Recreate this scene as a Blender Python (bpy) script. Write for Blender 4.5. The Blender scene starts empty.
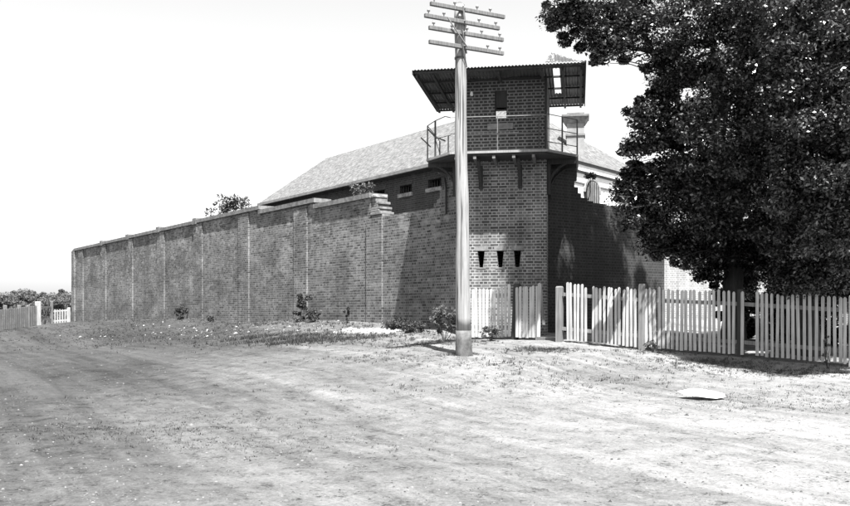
import bpy, bmesh, math, random
import numpy as np
from mathutils import Vector, Matrix, noise

R = random.Random(11)
scene = bpy.context.scene
col = scene.collection

# ------------------------------------------------------------------ camera
cam_d = bpy.data.cameras.new('camera')
cam = bpy.data.objects.new('camera', cam_d); col.objects.link(cam)
cam.location = (0, 0, 1.6)
cam.rotation_euler = (math.radians(90), 0, 0)
cam_d.sensor_width = 36
cam_d.lens = 36 * 900 / 850
cam_d.shift_y = 60 / 850
cam_d.clip_start = 0.1; cam_d.clip_end = 3000
scene.camera = cam

# ------------------------------------------------------------------ light
SUN_H = Vector((0.285, -0.9585, 0)).normalized()      # horizontal direction towards the sun
SUN_E = math.radians(64)
sun_dir = Vector((SUN_H.x*math.cos(SUN_E), SUN_H.y*math.cos(SUN_E), math.sin(SUN_E)))
sd = bpy.data.lights.new('sun', 'SUN'); sd.energy = 5.0; sd.angle = math.radians(0.5); sd.color = (1, 0.995, 0.985)
sun = bpy.data.objects.new('sun', sd); col.objects.link(sun)
sun.rotation_euler = (-sun_dir).to_track_quat('-Z', 'Y').to_euler()
world = bpy.data.worlds.new('World'); scene.world = world; world.use_nodes = True
wn = world.node_tree; wn.nodes.clear()
sky = wn.nodes.new('ShaderNodeTexSky'); sky.sky_type = 'NISHITA'; sky.sun_disc = False
sky.sun_elevation = SUN_E; sky.sun_rotation = math.atan2(SUN_H.x, SUN_H.y)
sky.dust_density = 1.0; sky.air_density = 1.0; sky.ozone_density = 1.0
# orthochromatic film: it sees the blue of the sky
bw = wn.nodes.new('ShaderNodeSeparateColor'); bgn = wn.nodes.new('ShaderNodeBackground'); bgn.inputs[1].default_value = 0.066
wo = wn.nodes.new('ShaderNodeOutputWorld')
wn.links.new(sky.outputs[0], bw.inputs[0]); wn.links.new(bw.outputs['Blue'], bgn.inputs[0]); wn.links.new(bgn.outputs[0], wo.inputs[0])
scene.view_settings.view_transform = 'Standard'; scene.view_settings.look = 'None'
scene.view_settings.exposure = 1.8; scene.view_settings.gamma = 1
scene.view_settings.use_curve_mapping = False
scene.render.engine = 'CYCLES'
scene.cycles.max_bounces = 6; scene.cycles.diffuse_bounces = 2; scene.cycles.transparent_max_bounces = 8

# ------------------------------------------------------------------ materials (black-and-white film: all greys)
class NT:
    def __init__(s, name):
        s.m = bpy.data.materials.new(name); s.m.use_nodes = True
        s.t = s.m.node_tree; s.b = s.t.nodes['Principled BSDF']
    def n(s, typ, **kw):
        x = s.t.nodes.new(typ)
        for k, v in kw.items():
            if k.startswith('i_'):
                key = k[2:]; key = int(key) if key.isdigit() else key.replace('_', ' ')
                x.inputs[key].default_value = v
            else: setattr(x, k, v)
        return x
    def l(s, a, b): s.t.links.new(a, b)
    def math(s, op, a, b=None, clamp=False):
        x = s.t.nodes.new('ShaderNodeMath'); x.operation = op; x.use_clamp = clamp
        for i, v in enumerate((a, b)):
            if v is None: continue
            if isinstance(v, (int, float)): x.inputs[i].default_value = v
            else: s.l(v, x.inputs[i])
        return x.outputs[0]
    def noise(s, vec, scale, detail=4, rough=0.55, dist=0):
        x = s.n('ShaderNodeTexNoise'); x.inputs['Scale'].default_value = scale
        x.inputs['Detail'].default_value = detail; x.inputs['Roughness'].default_value = rough
        x.inputs['Distortion'].default_value = dist
        if vec is not None: s.l(vec, x.inputs['Vector'])
        return x.outputs['Fac']
    def ramp(s, fac, pts):
        x = s.n('ShaderNodeValToRGB'); e = x.color_ramp.elements
        while len(e) < len(pts): e.new(0.5)
        for i, (p, v) in enumerate(pts):
            e[i].position = p; e[i].color = (v, v, v, 1)
        s.l(fac, x.inputs[0]); return x.outputs[0]
    def bump(s, h, strength=0.5, dist=0.02):
        x = s.n('ShaderNodeBump'); x.inputs['Strength'].default_value = strength
        x.inputs['Distance'].default_value = dist; s.l(h, x.inputs['Height']); s.l(x.outputs[0], s.b.inputs['Normal'])
    def mapped(s, vec, scale=(1,1,1), rot=(0,0,0)):
        x = s.n('ShaderNodeMapping'); x.inputs['Scale'].default_value = scale; x.inputs['Rotation'].default_value = rot
        s.l(vec, x.inputs['Vector']); return x.outputs[0]
    def pos(s): return s.n('ShaderNodeNewGeometry').outputs['Position']
    def uv(s): return s.n('ShaderNodeTexCoord').outputs['UV']

def mat_brick(name, dark, light, mortar, blotch=0.3, seed=0.0, msize=0.014, row=0.086, worn=0.0):
    t = NT(name); uv = t.uv(); pos = t.pos()
    wob = t.noise(uv, 3.0, 3)
    add = t.n('ShaderNodeVectorMath', operation='ADD')
    sc = t.n('ShaderNodeVectorMath', operation='SCALE'); sc.inputs['Scale'].default_value = 0.012
    nz = t.n('ShaderNodeTexNoise'); nz.inputs['Scale'].default_value = 4; t.l(uv, nz.inputs['Vector'])
    t.l(nz.outputs['Color'], sc.inputs[0]); t.l(uv, add.inputs[0]); t.l(sc.outputs[0], add.inputs[1])
    br = t.n('ShaderNodeTexBrick'); t.l(add.outputs[0], br.inputs['Vector'])
    br.squash = 0.5; br.squash_frequency = 2      # English bond
    br.inputs['Scale'].default_value = 1; br.inputs['Brick Width'].default_value = 0.24
    br.inputs['Row Height'].default_value = row; br.inputs['Mortar Size'].default_value = msize
    br.inputs['Mortar Smooth'].default_value = 0.15; br.inputs['Bias'].default_value = 0.0
    br.inputs['Color1'].default_value = (dark,)*3 + (1,); br.inputs['Color2'].default_value = (light,)*3 + (1,)
    br.inputs['Mortar'].default_value = (mortar,)*3 + (1,)
    off = t.n('ShaderNodeVectorMath', operation='ADD'); off.inputs[1].default_value = (seed, seed*1.7, 0); t.l(pos, off.inputs[0])
    big = t.noise(t.mapped(off.outputs[0], (1, 1, 1.6)), 0.55, 6, 0.65)
    fine = t.noise(off.outputs[0], 9.0, 5, 0.7)
    drip = t.noise(t.mapped(off.outputs[0], (5, 5, 0.35)), 1.0, 4)
    k = t.math('ADD', 1 - blotch, t.math('MULTIPLY', t.ramp(big, [(0.3, 0.0), (0.7, 1.0)]), blotch*1.6))
    k = t.math('MULTIPLY', k, t.math('ADD', 0.6, t.math('MULTIPLY', fine, 0.8)))
    k = t.math('MULTIPLY', k, t.math('ADD', 0.75, t.math('MULTIPLY', t.ramp(drip, [(0.3, 0.0), (0.65, 1.0)]), 0.33)))
    mx = t.n('ShaderNodeMix', data_type='RGBA', blend_type='MULTIPLY'); mx.inputs[0].default_value = 1
    t.l(br.outputs['Color'], mx.inputs[6]); t.l(k, mx.inputs[7])
    out = mx.outputs[2]
    if worn > 0:   # lime bloom / spalled pale bricks in patches
        vor = t.n('ShaderNodeTexVoronoi'); vor.inputs['Scale'].default_value = 1
        t.l(t.mapped(uv, (4.2, 11.6, 1)), vor.inputs['Vector'])
        sp = t.math('MULTIPLY', t.ramp(vor.outputs['Color'], [(0.45, 0.0), (0.75, 1.0)]), t.ramp(t.noise(off.outputs[0], 0.8, 5, 0.7), [(0.42, 0.0), (0.62, 1.0)]))
        sz = t.n('ShaderNodeSeparateXYZ'); t.l(pos, sz.inputs[0])   # lime bloom, heaviest along the upper courses
        hz_ = t.n('ShaderNodeMapRange', i_1=1.8, i_2=5.4, i_3=0.25, i_4=1.0)
        t.l(t.math('ADD', sz.outputs[2], t.math('MULTIPLY', t.math('SUBTRACT', big, 0.5), 5)), hz_.inputs[0]); sp = t.math('MULTIPLY', sp, hz_.outputs[0])
        m2 = t.n('ShaderNodeMix', data_type='RGBA'); t.l(t.math('MULTIPLY', sp, worn), m2.inputs[0])
        t.l(out, m2.inputs[6]); m2.inputs[7].default_value = (mortar*1.35,)*3 + (1,); out = m2.outputs[2]
    t.l(out, t.b.inputs['Base Color']); t.b.inputs['Roughness'].default_value = 0.93
    h = t.math('SUBTRACT', t.math('MULTIPLY', fine, 0.6), br.outputs['Fac'])
    t.bump(h, 0.6, 0.012)
    return t.m

def mat_plain(name, a, b, scale=6, rough=0.85, bump=0.25, stretch=(1,1,1), bd=0.01, spec=0.3, low=0.35, high=0.65):
    t = NT(name); p = t.mapped(t.pos(), stretch)
    f = t.noise(p, scale, 6, 0.65)
    t.l(t.ramp(f, [(low, a), (high, b)]), t.b.inputs['Base Color'])
    t.b.inputs['Roughness'].default_value = rough; t.b.inputs['Specular IOR Level'].default_value = spec
    t.bump(t.noise(p, scale*5, 4), bump, bd)
    return t.m

def mat_wood(name, a, b, rough=0.85):
    t = NT(name); tc = t.n('ShaderNodeTexCoord').outputs['Object']
    p = t.mapped(tc, (30, 30, 1.2)); f = t.noise(p, 1.0, 5, 0.6)
    g = t.noise(t.pos(), 2.2, 4)
    v = t.math('MULTIPLY', t.ramp(f, [(0.3, a), (0.65, b)]), t.math('ADD', 0.72, t.math('MULTIPLY', g, 0.56)))
    t.l(v, t.b.inputs['Base Color']); t.b.inputs['Roughness'].default_value = rough
    t.bump(f, 0.35, 0.006); return t.m

def mat_pole():
    t = NT('split_pole_timber'); tc = t.n('ShaderNodeTexCoord').outputs['Object']
    f = t.noise(t.mapped(tc, (38, 38, 0.9)), 1.0, 6, 0.7); g = t.noise(t.mapped(tc, (6, 6, 1.3)), 1.0, 5, 0.6)
    crack = t.ramp(t.noise(t.mapped(tc, (22, 22, 0.45)), 1.0, 3, 0.5), [(0.36, 0.25), (0.42, 1.0)])
    v = t.math('MULTIPLY', t.ramp(f, [(0.3, 0.17), (0.7, 0.33)]), t.math('MULTIPLY', crack, t.math('ADD', 0.6, t.math('MULTIPLY', g, 0.75))))
    t.l(v, t.b.inputs['Base Color']); t.b.inputs['Roughness'].default_value = 0.9
    t.bump(t.math('ADD', f, crack), 0.6, 0.01); return t.m
def mat_leaf(name, a, b, rough=0.42, spec=0.5, trans=0.15, mid_=0.6):
    t = NT(name); g = t.n('ShaderNodeNewGeometry')
    rnd = g.outputs['Random Per Island']
    t.l(t.ramp(rnd, [(0.0, a), (0.6, a+(b-a)*mid_), (1.0, b)]), t.b.inputs['Base Color'])
    t.b.inputs['Roughness'].default_value = rough; t.b.inputs['Specular IOR Level'].default_value = spec
    tr = t.n('ShaderNodeBsdfTranslucent'); tr.inputs[0].default_value = (b*1.2,)*3 + (1,)
    mx = t.n('ShaderNodeMixShader'); mx.inputs[0].default_value = trans
    t.l(t.b.outputs[0], mx.inputs[1]); t.l(tr.outputs[0], mx.inputs[2])
    t.l(mx.outputs[0], t.t.nodes['Material Output'].inputs['Surface'])
    return t.m

def mat_ground():
    t = NT('dusty_gravel_ground'); p = t.pos()
    road = t.mapped(p, (1, 1, 1), (0, 0, 0))
    al = t.mapped(p, (1, 1, 1), (0, 0, math.radians(-29.4)))
    streak = t.noise(t.mapped(al, (0.55, 0.03, 1)), 1.0, 6, 0.6)      # wheel-worn bands along the road
    track = t.noise(t.mapped(al, (3.2, 0.12, 1)), 1.0, 5, 0.65)
    patch = t.noise(p, 0.45, 7, 0.7)
    mid = t.noise(p, 2.6, 6, 0.75)
    fine = t.noise(p, 22, 5, 0.75)
    grit = t.noise(p, 60, 4, 0.85)
    v = t.math('ADD', t.math('MULTIPLY', streak, 0.42), t.math('MULTIPLY', track, 0.30))
    v = t.math('ADD', v, t.math('MULTIPLY', patch, 0.26))
    v = t.math('ADD', v, t.math('MULTIPLY', mid, 0.16))
    v = t.math('ADD', v, t.math('MULTIPLY', fine, 0.10))
    base = t.ramp(v, [(0.47, 0.050), (0.57, 0.095), (0.67, 0.145), (0.77, 0.20)])
    clod = t.ramp(t.math('ADD', t.math('MULTIPLY', mid, 0.55), t.math('MULTIPLY', fine, 0.45)), [(0.36, 0.28), (0.46, 1.0)])
    g = t.math('MULTIPLY', base, t.math('ADD', 0.62, t.math('ADD', t.math('MULTIPLY', t.ramp(grit, [(0.35, 0.0), (0.65, 1.0)]), 0.35), t.math('MULTIPLY', t.ramp(fine, [(0.38, 0.0), (0.62, 1.0)]), 0.30))))
    g = t.math('MULTIPLY', g, clod)
    # darker gritty soil on the left, pale dust and painted-in white-out to the right
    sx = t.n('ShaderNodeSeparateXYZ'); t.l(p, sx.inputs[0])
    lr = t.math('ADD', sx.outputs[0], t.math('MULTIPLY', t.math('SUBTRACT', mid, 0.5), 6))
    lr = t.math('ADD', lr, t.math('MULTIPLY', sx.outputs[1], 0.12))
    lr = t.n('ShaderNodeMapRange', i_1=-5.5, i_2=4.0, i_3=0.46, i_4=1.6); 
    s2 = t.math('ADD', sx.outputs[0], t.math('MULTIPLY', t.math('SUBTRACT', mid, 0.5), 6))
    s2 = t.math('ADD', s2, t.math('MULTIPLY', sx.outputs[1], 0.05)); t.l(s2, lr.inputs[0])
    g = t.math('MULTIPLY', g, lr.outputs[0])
    t.l(g, t.b.inputs['Base Color']); t.b.inputs['Roughness'].default_value = 0.95; t.b.inputs['Specular IOR Level'].default_value = 0.1
    h = t.math('ADD', t.math('MULTIPLY', fine, 0.6), t.math('MULTIPLY', grit, 0.4))
    t.bump(h, 0.9, 0.03)
    return t.m

M = dict(
    tower_brick=mat_brick('tower_brick', 0.045, 0.165, 0.32, 0.5, 3.1, msize=0.013, row=0.080),
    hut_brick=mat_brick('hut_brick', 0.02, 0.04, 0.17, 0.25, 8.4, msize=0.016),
    wall_brick=mat_brick('wall_brick', 0.035, 0.17, 0.21, 0.6, 1.0, msize=0.012, worn=0.95),
    shade_toned_brick=mat_brick('shade_toned_brick', 0.016, 0.032, 0.05, 0.45, 5.0, worn=0.1),  # tree shade on the return wall is put into this darker brick
    block_brick=mat_brick('block_brick', 0.025, 0.05, 0.085, 0.35, 9.0),
    pale_brick=mat_brick('pale_brick', 0.18, 0.26, 0.33, 0.2, 12.0),
    coping=mat_plain('weathered_coping', 0.10, 0.22, 5, 0.9, 0.5),
    rubble=mat_plain('pale_broken_mortar', 0.12, 0.40, 6, 0.9, 0.6),
    stone=mat_plain('sill_stone', 0.12, 0.22, 6),
    stucco=mat_plain('white_stucco', 0.62, 0.75, 2, 0.8, 0.15),
    trim=mat_plain('painted_trim', 0.18, 0.28, 3, 0.7, 0.15),
    dark_line=mat_plain('dark_moulding', 0.06, 0.10, 3, 0.7, 0.1),
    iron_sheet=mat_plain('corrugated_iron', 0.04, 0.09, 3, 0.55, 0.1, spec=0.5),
    pale_sheet=mat_plain('sunlit_roof_iron', 0.5, 0.7, 4, 0.5, 0.1, spec=0.5),  # brighter copy of the roof iron, sunlight put into the colour
    dark_wood=mat_wood('dark_timber', 0.015, 0.04),
    grey_wood=mat_wood('grey_timber', 0.08, 0.17),
    edge_wood=mat_wood('pale_edge_timber', 0.18, 0.3),
    white_paint=mat_wood('worn_white_paint', 0.22, 0.48, 0.75),
    fence_grey=mat_wood('weathered_palings', 0.09, 0.20),
    pole_wood=mat_wood('bleached_pole_timber', 0.09, 0.32),
    tar=mat_plain('tarred_butt', 0.06, 0.14, 8, 0.8),
    arm_wood=mat_wood('crossarm_timber', 0.06, 0.15),
    metal=mat_plain('old_iron', 0.02, 0.05, 10, 0.5, 0.1, spec=0.5),
    pale_metal=mat_plain('pale_painted_iron', 0.16, 0.24, 10, 0.5, 0.1, spec=0.5),
    porcelain=mat_plain('insulator_porcelain', 0.2, 0.3, 5, 0.25, 0.0, spec=0.6),
    void=mat_plain('dark_interior', 0.015, 0.025, 3),  # near-black colour stands in for unlit space behind windows
    bark=mat_plain('dark_bark', 0.03, 0.07, 9, 0.9, 0.8, stretch=(1,1,0.25), bd=0.03),
    leaf=mat_leaf('glossy_dark_leaf', 0.005, 0.13, 0.27, 0.6, 0.02, 0.08),  # the few pale leaves carry sun glints in their colour
    leaf2=mat_leaf('grey_shrub_leaf', 0.05, 0.12, 0.6, 0.3),
    leaf3=mat_leaf('far_foliage', 0.075, 0.14, 0.7, 0.2, 0.2),  # distance haze is put into this paler leaf colour
    leaf4=mat_leaf('dark_shrub_leaf', 0.03, 0.06, 0.6, 0.3),
    grass=mat_leaf('dry_grass', 0.02, 0.11, 0.8, 0.1, 0.2),
    pebble=mat_leaf('road_stone', 0.03, 0.17, 0.9, 0.1, 0.0),
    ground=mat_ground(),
    board=mat_plain('pale_sheet_scrap', 0.82, 0.92, 3, 0.8, 0.05),
)
def mat_shingle():
    t = NT('pale_roof_slates'); uv = t.uv()
    br = t.n('ShaderNodeTexBrick'); t.l(uv, br.inputs['Vector'])
    br.inputs['Scale'].default_value = 1; br.inputs['Brick Width'].default_value = 0.26; br.inputs['Row Height'].default_value = 0.2
    br.inputs['Mortar Size'].default_value = 0.012; br.inputs['Color1'].default_value = (0.20,)*3+(1,); br.inputs['Color2'].default_value = (0.36,)*3+(1,)
    br.inputs['Mortar'].default_value = (0.2,)*3+(1,)
    f = t.noise(t.pos(), 3.5, 6, 0.75); f2 = t.noise(t.pos(), 5.5, 5, 0.8)
    v = t.math('MULTIPLY', t.ramp(f2, [(0.38, 0.05), (0.5, 0.12), (0.62, 0.2)]), t.math('ADD', 0.55, t.math('MULTIPLY', f, 0.7)))
    v = t.math('MULTIPLY', v, t.math('ADD', 0.7, br.outputs['Color']))
    t.l(v, t.b.inputs['Base Color']); t.b.inputs['Roughness'].default_value = 0.8
    t.bump(br.outputs['Fac'], 0.4, 0.02); return t.m
M['slates'] = mat_shingle(); M['pole_wood'] = mat_pole()

# ------------------------------------------------------------------ mesh helpers
ORIGIN = {}
def P(px, py, Y): return Vector(((px-425)/900*Y, Y, 1.6+(313-py)/900*Y))
class Frame:
    def __init__(s, ox, oy, u, v):
        s.o = Vector((ox, oy, 0)); s.u = Vector((u[0], u[1], 0)).normalized(); s.v = Vector((v[0], v[1], 0)).normalized()
    def __call__(s, a, b, z): return s.o + s.u*a + s.v*b + Vector((0, 0, z))
WORLD = Frame(0, 0, (1, 0), (0, 1))
class MB:
    def __init__(s): s.v = []; s.f = []
    def add(s, vs, fs):
        k = len(s.v); s.v += [tuple(x) for x in vs]; s.f += [tuple(i+k for i in f) for f in fs]
    def box(s, F, a0, a1, b0, b1, z0, z1, taper=0):
        c = [F(a, b, z) for z in (z0, z1) for (a, b) in ((a0, b0), (a1, b0), (a1, b1), (a0, b1))]
        s.add(c, [(0,1,2,3), (4,5,6,7), (0,1,5,4), (1,2,6,5), (2,3,7,6), (3,0,4,7)])
    def hexa(s, c): s.add(c, [(0,1,2,3), (4,5,6,7), (0,1,5,4), (1,2,6,5), (2,3,7,6), (3,0,4,7)])
    def prism(s, F, poly, z0, z1):
        n = len(poly); vs = [F(a, b, z0) for a, b in poly] + [F(a, b, z1) for a, b in poly]
        s.add(vs, [tuple(range(n)), tuple(range(n, 2*n))] + [(i, (i+1) % n, (i+1) % n+n, i+n) for i in range(n)])
    def vprism(s, F, poly, b0, b1):       # polygon in the (a, z) plane, extruded in b
        n = len(poly); vs = [F(a, b0, z) for a, z in poly] + [F(a, b1, z) for a, z in poly]
        s.add(vs, [tuple(range(n)), tuple(range(n, 2*n))] + [(i, (i+1) % n, (i+1) % n+n, i+n) for i in range(n)])
    def beam(s, p, q, w, h):
        p = Vector(p); q = Vector(q); d = (q-p).normalized()
        up = Vector((0,0,1)) if abs(d.z) < 0.95 else Vector((0,1,0))
        x = d.cross(up).normalized()*w/2; y = x.cross(d).normalized()*h/2
        s.hexa([p-x-y, p+x-y, p+x+y, p-x+y, q-x-y, q+x-y, q+x+y, q-x+y])
    def tube(s, pts, rad, n=8):
        k = len(s.v); m = len(pts); pts = [Vector(p) for p in pts]
        ref = Vector((0.3, 0.9, 0.2)).normalized()
        for i, p in enumerate(pts):
            d = (pts[min(i+1, m-1)]-pts[max(i-1, 0)]).normalized()
            x = d.cross(ref); x = x.normalized() if x.length > 1e-3 else Vector((1,0,0)); y = d.cross(x)
            for j in range(n):
                a = 2*math.pi*j/n; s.v.append(tuple(p+(x*math.cos(a)+y*math.sin(a))*rad[i]))
        for i in range(m-1):
            for j in range(n):
                s.f.append((k+i*n+j, k+i*n+(j+1) % n, k+(i+1)*n+(j+1) % n, k+(i+1)*n+j))
        s.f.append(tuple(k+j for j in range(n))); s.f.append(tuple(k+(m-1)*n+j for j in range(n)))
    def panel(s, F, a0, a1, z0, z1, b0, b1, holes):
        A = sorted({a0, a1, *[h[0] for h in holes], *[h[1] for h in holes]}); Z = sorted({z0, z1, *[h[2] for h in holes], *[h[3] for h in holes]})
        def solid(i, j):
            if i < 0 or j < 0 or i >= len(A)-1 or j >= len(Z)-1: return False
            a = (A[i]+A[i+1])/2; z = (Z[j]+Z[j+1])/2
            return not any(h[0] < a < h[1] and h[2] < z < h[3] for h in holes)
        for i in range(len(A)-1):
            for j in range(len(Z)-1):
                if not solid(i, j): continue
                p, q, r, t = A[i], A[i+1], Z[j], Z[j+1]
                for b in (b0, b1): s.add([F(p,b,r), F(q,b,r), F(q,b,t), F(p,b,t)], [(0,1,2,3)])
                if not solid(i-1, j): s.add([F(p,b0,r), F(p,b1,r), F(p,b1,t), F(p,b0,t)], [(0,1,2,3)])
                if not solid(i+1, j): s.add([F(q,b0,r), F(q,b1,r), F(q,b1,t), F(q,b0,t)], [(0,1,2,3)])
                if not solid(i, j-1): s.add([F(p,b0,r), F(q,b0,r), F(q,b1,r), F(p,b1,r)], [(0,1,2,3)])
                if not solid(i, j+1): s.add([F(p,b0,t), F(q,b0,t), F(q,b1,t), F(p,b1,t)], [(0,1,2,3)])
    def build(s, name, mat, parent=None, smooth=False, org=None, bevel=0):
        o0 = ORIGIN[parent.name] if parent is not None else Vector(org or (0, 0, 0))
        me = bpy.data.meshes.new(name)
        V = np.array(s.v, dtype=float) - np.array(o0)
        me.from_pydata([tuple(x) for x in V], [], s.f)
        bm = bmesh.new(); bm.from_mesh(me); bmesh.ops.remove_doubles(bm, verts=bm.verts, dist=1e-5)
        bmesh.ops.recalc_face_normals(bm, faces=bm.faces)
        if bevel: bmesh.ops.bevel(bm, geom=list(bm.edges), offset=bevel, segments=1, affect='EDGES')
        uvl = bm.loops.layers.uv.new('uv'); O = Vector(o0)
        for f in bm.faces:
            n = f.normal
            if abs(n.z) > 0.9: t = Vector((1,0,0)); b = Vector((0,1,0))
            else: t = Vector((0,0,1)).cross(n).normalized(); b = n.cross(t)
            for lp in f.loops:
                p = lp.vert.co + O; lp[uvl].uv = (p.dot(t), p.dot(b) if abs(n.z) > 0.05 else p.z)
            f.smooth = smooth
        bm.to_mesh(me); bm.free()
        me.materials.append(M[mat])
        o = bpy.data.objects.new(name, me); col.objects.link(o)
        if parent is not None: o.parent = parent
        else: o.location = o0
        ORIGIN[o.name] = Vector(o0)
        return o
def fastmesh(name, V, Fq, mat, parent=None, org=(0,0,0), smooth=False):
    """big leaf / blade meshes: V (n,3) array, Fq (m,k) index array"""
    o0 = ORIGIN[parent.name] if parent is not None else Vector(org)
    V = np.asarray(V, dtype=np.float32) - np.array(o0, dtype=np.float32)
    k = Fq.shape[1]; me = bpy.data.meshes.new(name)
    me.vertices.add(len(V)); me.vertices.foreach_set('co', V.ravel())
    me.loops.add(Fq.size); me.loops.foreach_set('vertex_index', Fq.ravel().astype(np.int32))
    me.polygons.add(len(Fq)); me.polygons.foreach_set('loop_start', np.arange(0, Fq.size, k, dtype=np.int32))
    me.update(calc_edges=True); me.validate()
    if smooth: me.polygons.foreach_set('use_smooth', np.ones(len(me.polygons), dtype=bool))
    me.materials.append(M[mat])
    o = bpy.data.objects.new(name, me); col.objects.link(o)
    if parent is not None: o.parent = parent
    else: o.location = o0
    ORIGIN[o.name] = Vector(o0)
    return o
def tag(o, label=None, cat=None, group=None, kind=None):
    if label: o['label'] = label
    if cat: o['category'] = cat
    if group: o['group'] = group
    if kind: o['kind'] = kind
    return o
def thing(name, loc, label, cat, group=None):
    o = bpy.data.objects.new(name, None); col.objects.link(o); o.location = loc
    o.empty_display_size = 0.2; ORIGIN[o.name] = Vector(loc)
    return tag(o, label, cat, group)

# ------------------------------------------------------------------ ground
CP = [(-8,0,0),(0,0,0),(8,0,0),(-8,8,0),(0,8,0),(8,8,0.02),(-6,13,0.05),(0,13,0.08),(8,13,0.2),(12,10,.1),
      (0.86,19.5,0.69),(-3,19,0.38),(-8,20,0.2),(4,17.2,0.35),(7,15.5,0.3),
      (3.3,21.8,0.87),(5.04,20.9,0.74),(6.89,19.8,0.61),(8.74,18.6,0.48),(12,17,0.35),
      (1.4,23.6,0.92),(2.4,23.4,0.90),(4.5,25.2,1.0),(7,27,1.0),(9,23,0.8),(13,22,0.6),(14,30,0.9),
      (-0.6,28,1.22),(-4.8,34,1.33),(-11.2,43,1.34),(-17,50,1.2),(-23.5,61,1.02),(-2.8,31,1.28),
      (-2.2,24.5,0.78),(-5.5,28,0.72),(-9,33,0.62),(-13,38.5,0.40),(-16,43,0.5),(-18,37,0.1),(-12,30,0.2),(-20,28,0),(-25,45,0.1),
      (-29,62,0.62),(-24,55,0.75),(-30,52,0.1),(-45,70,0.3),(-60,60,0),(-50,100,0.5),(0,60,1.3),(20,50,1.2),(40,40,0.8),(30,20,0.2),(-40,20,0),(-10,90,1.0),
      (40,0,0),(-40,0,0),(0,-30,0),(-60,-30,0),(60,-30,0),(70,70,1),(-90,120,.5),(90,120,1),(0,140,1)]
cp = np.array(CP, dtype=float)
def _phi(r2): return np.where(r2 > 1e-9, r2*np.log(np.maximum(r2, 1e-9))*0.5, 0)
def _solve():
    n = len(cp); X = cp[:, :2]; d = ((X[:,None]-X[None])**2).sum(-1)
    K = _phi(d) + np.eye(n)*0.6; Pm = np.c_[np.ones(n), X]
    A = np.block([[K, Pm], [Pm.T, np.zeros((3,3))]]); return np.linalg.solve(A, np.r_[cp[:,2], np.zeros(3)])
_w = _solve()
def gz_arr(x, y):
    x = np.asarray(x, float); y = np.asarray(y, float); sh = x.shape; x = x.ravel(); y = y.ravel()
    xc = np.clip(x, -90, 90); yc = np.clip(y, -30, 140)
    d = (xc[:,None]-cp[None,:,0])**2 + (yc[:,None]-cp[None,:,1])**2
    z = _phi(d) @ _w[:-3] + _w[-3] + _w[-2]*xc + _w[-1]*yc
    return z.reshape(sh)
def bumpz(x, y):
    s = 0.035*noise.noise((x*0.8, y*0.8, 0.3)) + 0.018*noise.noise((x*2.6, y*2.6, 4)) + 0.008*noise.noise((x*7, y*7, 9))
    # shallow wheel ruts along the road
    q = x*0.871 + y*0.491; l = -x*0.491 + y*0.871
    s += (0.035*noise.noise((q*1.3, l*0.05, 2.2)) + 0.014*noise.noise((q*4.5, l*0.12, 7.1)))*max(0, min(1, (6.5-q)/3+.6))
    return s
def gz(x, y): return float(gz_arr([x], [y])[0]) + bumpz(x, y)*(1 if abs(x) < 60 and y < 90 else 0)
def spaced(fine, step, far, ratio):
    out = [0.0]; s = step
    while out[-1] < far:
        out.append(out[-1]+s)
        if out[-1] > fine: s *= ratio
    return np.array(out)
px_ = spaced(11, 0.13, 900, 1.045); xs = np.r_[-px_[:0:-1], px_]
yp = spaced(27, 0.12, 1500, 1.03); yp = yp[yp > 0] + 5.5; yn = 5.5 - np.r_[0, np.cumsum(0.4*1.35**np.arange(16))]
ys = np.r_[yn[::-1], yp]
GX, GY = np.meshgrid(xs, ys)
GZ = np.concatenate([gz_arr(GX[i], GY[i])[None] for i in range(len(ys))])
for i in range(len(ys)):
    if -2 < ys[i] < 90:
        for j in range(len(xs)):
            if abs(xs[j]) < 60: GZ[i, j] += bumpz(xs[j], ys[i])
nx, ny = len(xs), len(ys)
idx = np.arange(nx*ny).reshape(ny, nx)
Fq = np.stack([idx[:-1,:-1], idx[:-1,1:], idx[1:,1:], idx[1:,:-1]], -1).reshape(-1, 4)
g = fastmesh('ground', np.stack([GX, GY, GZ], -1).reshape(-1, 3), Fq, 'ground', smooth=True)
tag(g, kind='structure')

# ------------------------------------------------------------------ watchtower
T = Frame(0.86, 25.0, (0.986, -0.168), (0.168, 0.986))
tw = thing('watchtower', T(1.25, 1.2, 0.9), 'tall square brick watchtower with a flat iron roofed lookout hut and railed platform', 'watchtower')
m = MB()
slits = [(0.60, 0.80, 2.86, 3.32), (1.13, 1.33, 2.86, 3.32), (1.60, 1.80, 2.86, 3.32)]
m.panel(T, 0, 2.5, 0.3, 5.80, 0, 0.35, slits)
m.panel(T, 0, 2.5, 0.3, 5.80, 2.05, 2.4, [])
L_ = Frame(*T(0, 0, 0)[:2], (0.168, 0.986), (0.986, -0.168))
m.panel(L_, 0.35, 2.05, 0.3, 5.80, 0, 0.35, []); m.panel(L_, 0.35, 2.05, 0.3, 5.80, 2.15, 2.5, [])
shaft = m.build('shaft', 'tower_brick', tw)
for (a0, a1, z0, z1) in slits:
    m = MB(); m.box(T, a0-0.07, a1+0.07, -0.006, 0.1, z1+0.002, z1+0.13); m.build('lintel', 'stone', shaft)
    m = MB(); m.box(T, a0-0.03, a1+0.03, -0.012, 0.2, z0-0.04, z0-0.002); m.build('sill', 'stone', shaft)
    m = MB(); m.vprism(T, [(a0+.002, z0), (a0+.045, z0), (a0+.003, z1-.02)], .004, .3); m.build('jamb', 'tower_brick', shaft)
    m = MB(); m.vprism(T, [(a1-.002, z0), (a1-.045, z0), (a1-.003, z1-.02)], .004, .3); m.build('jamb', 'tower_brick', shaft)
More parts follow.
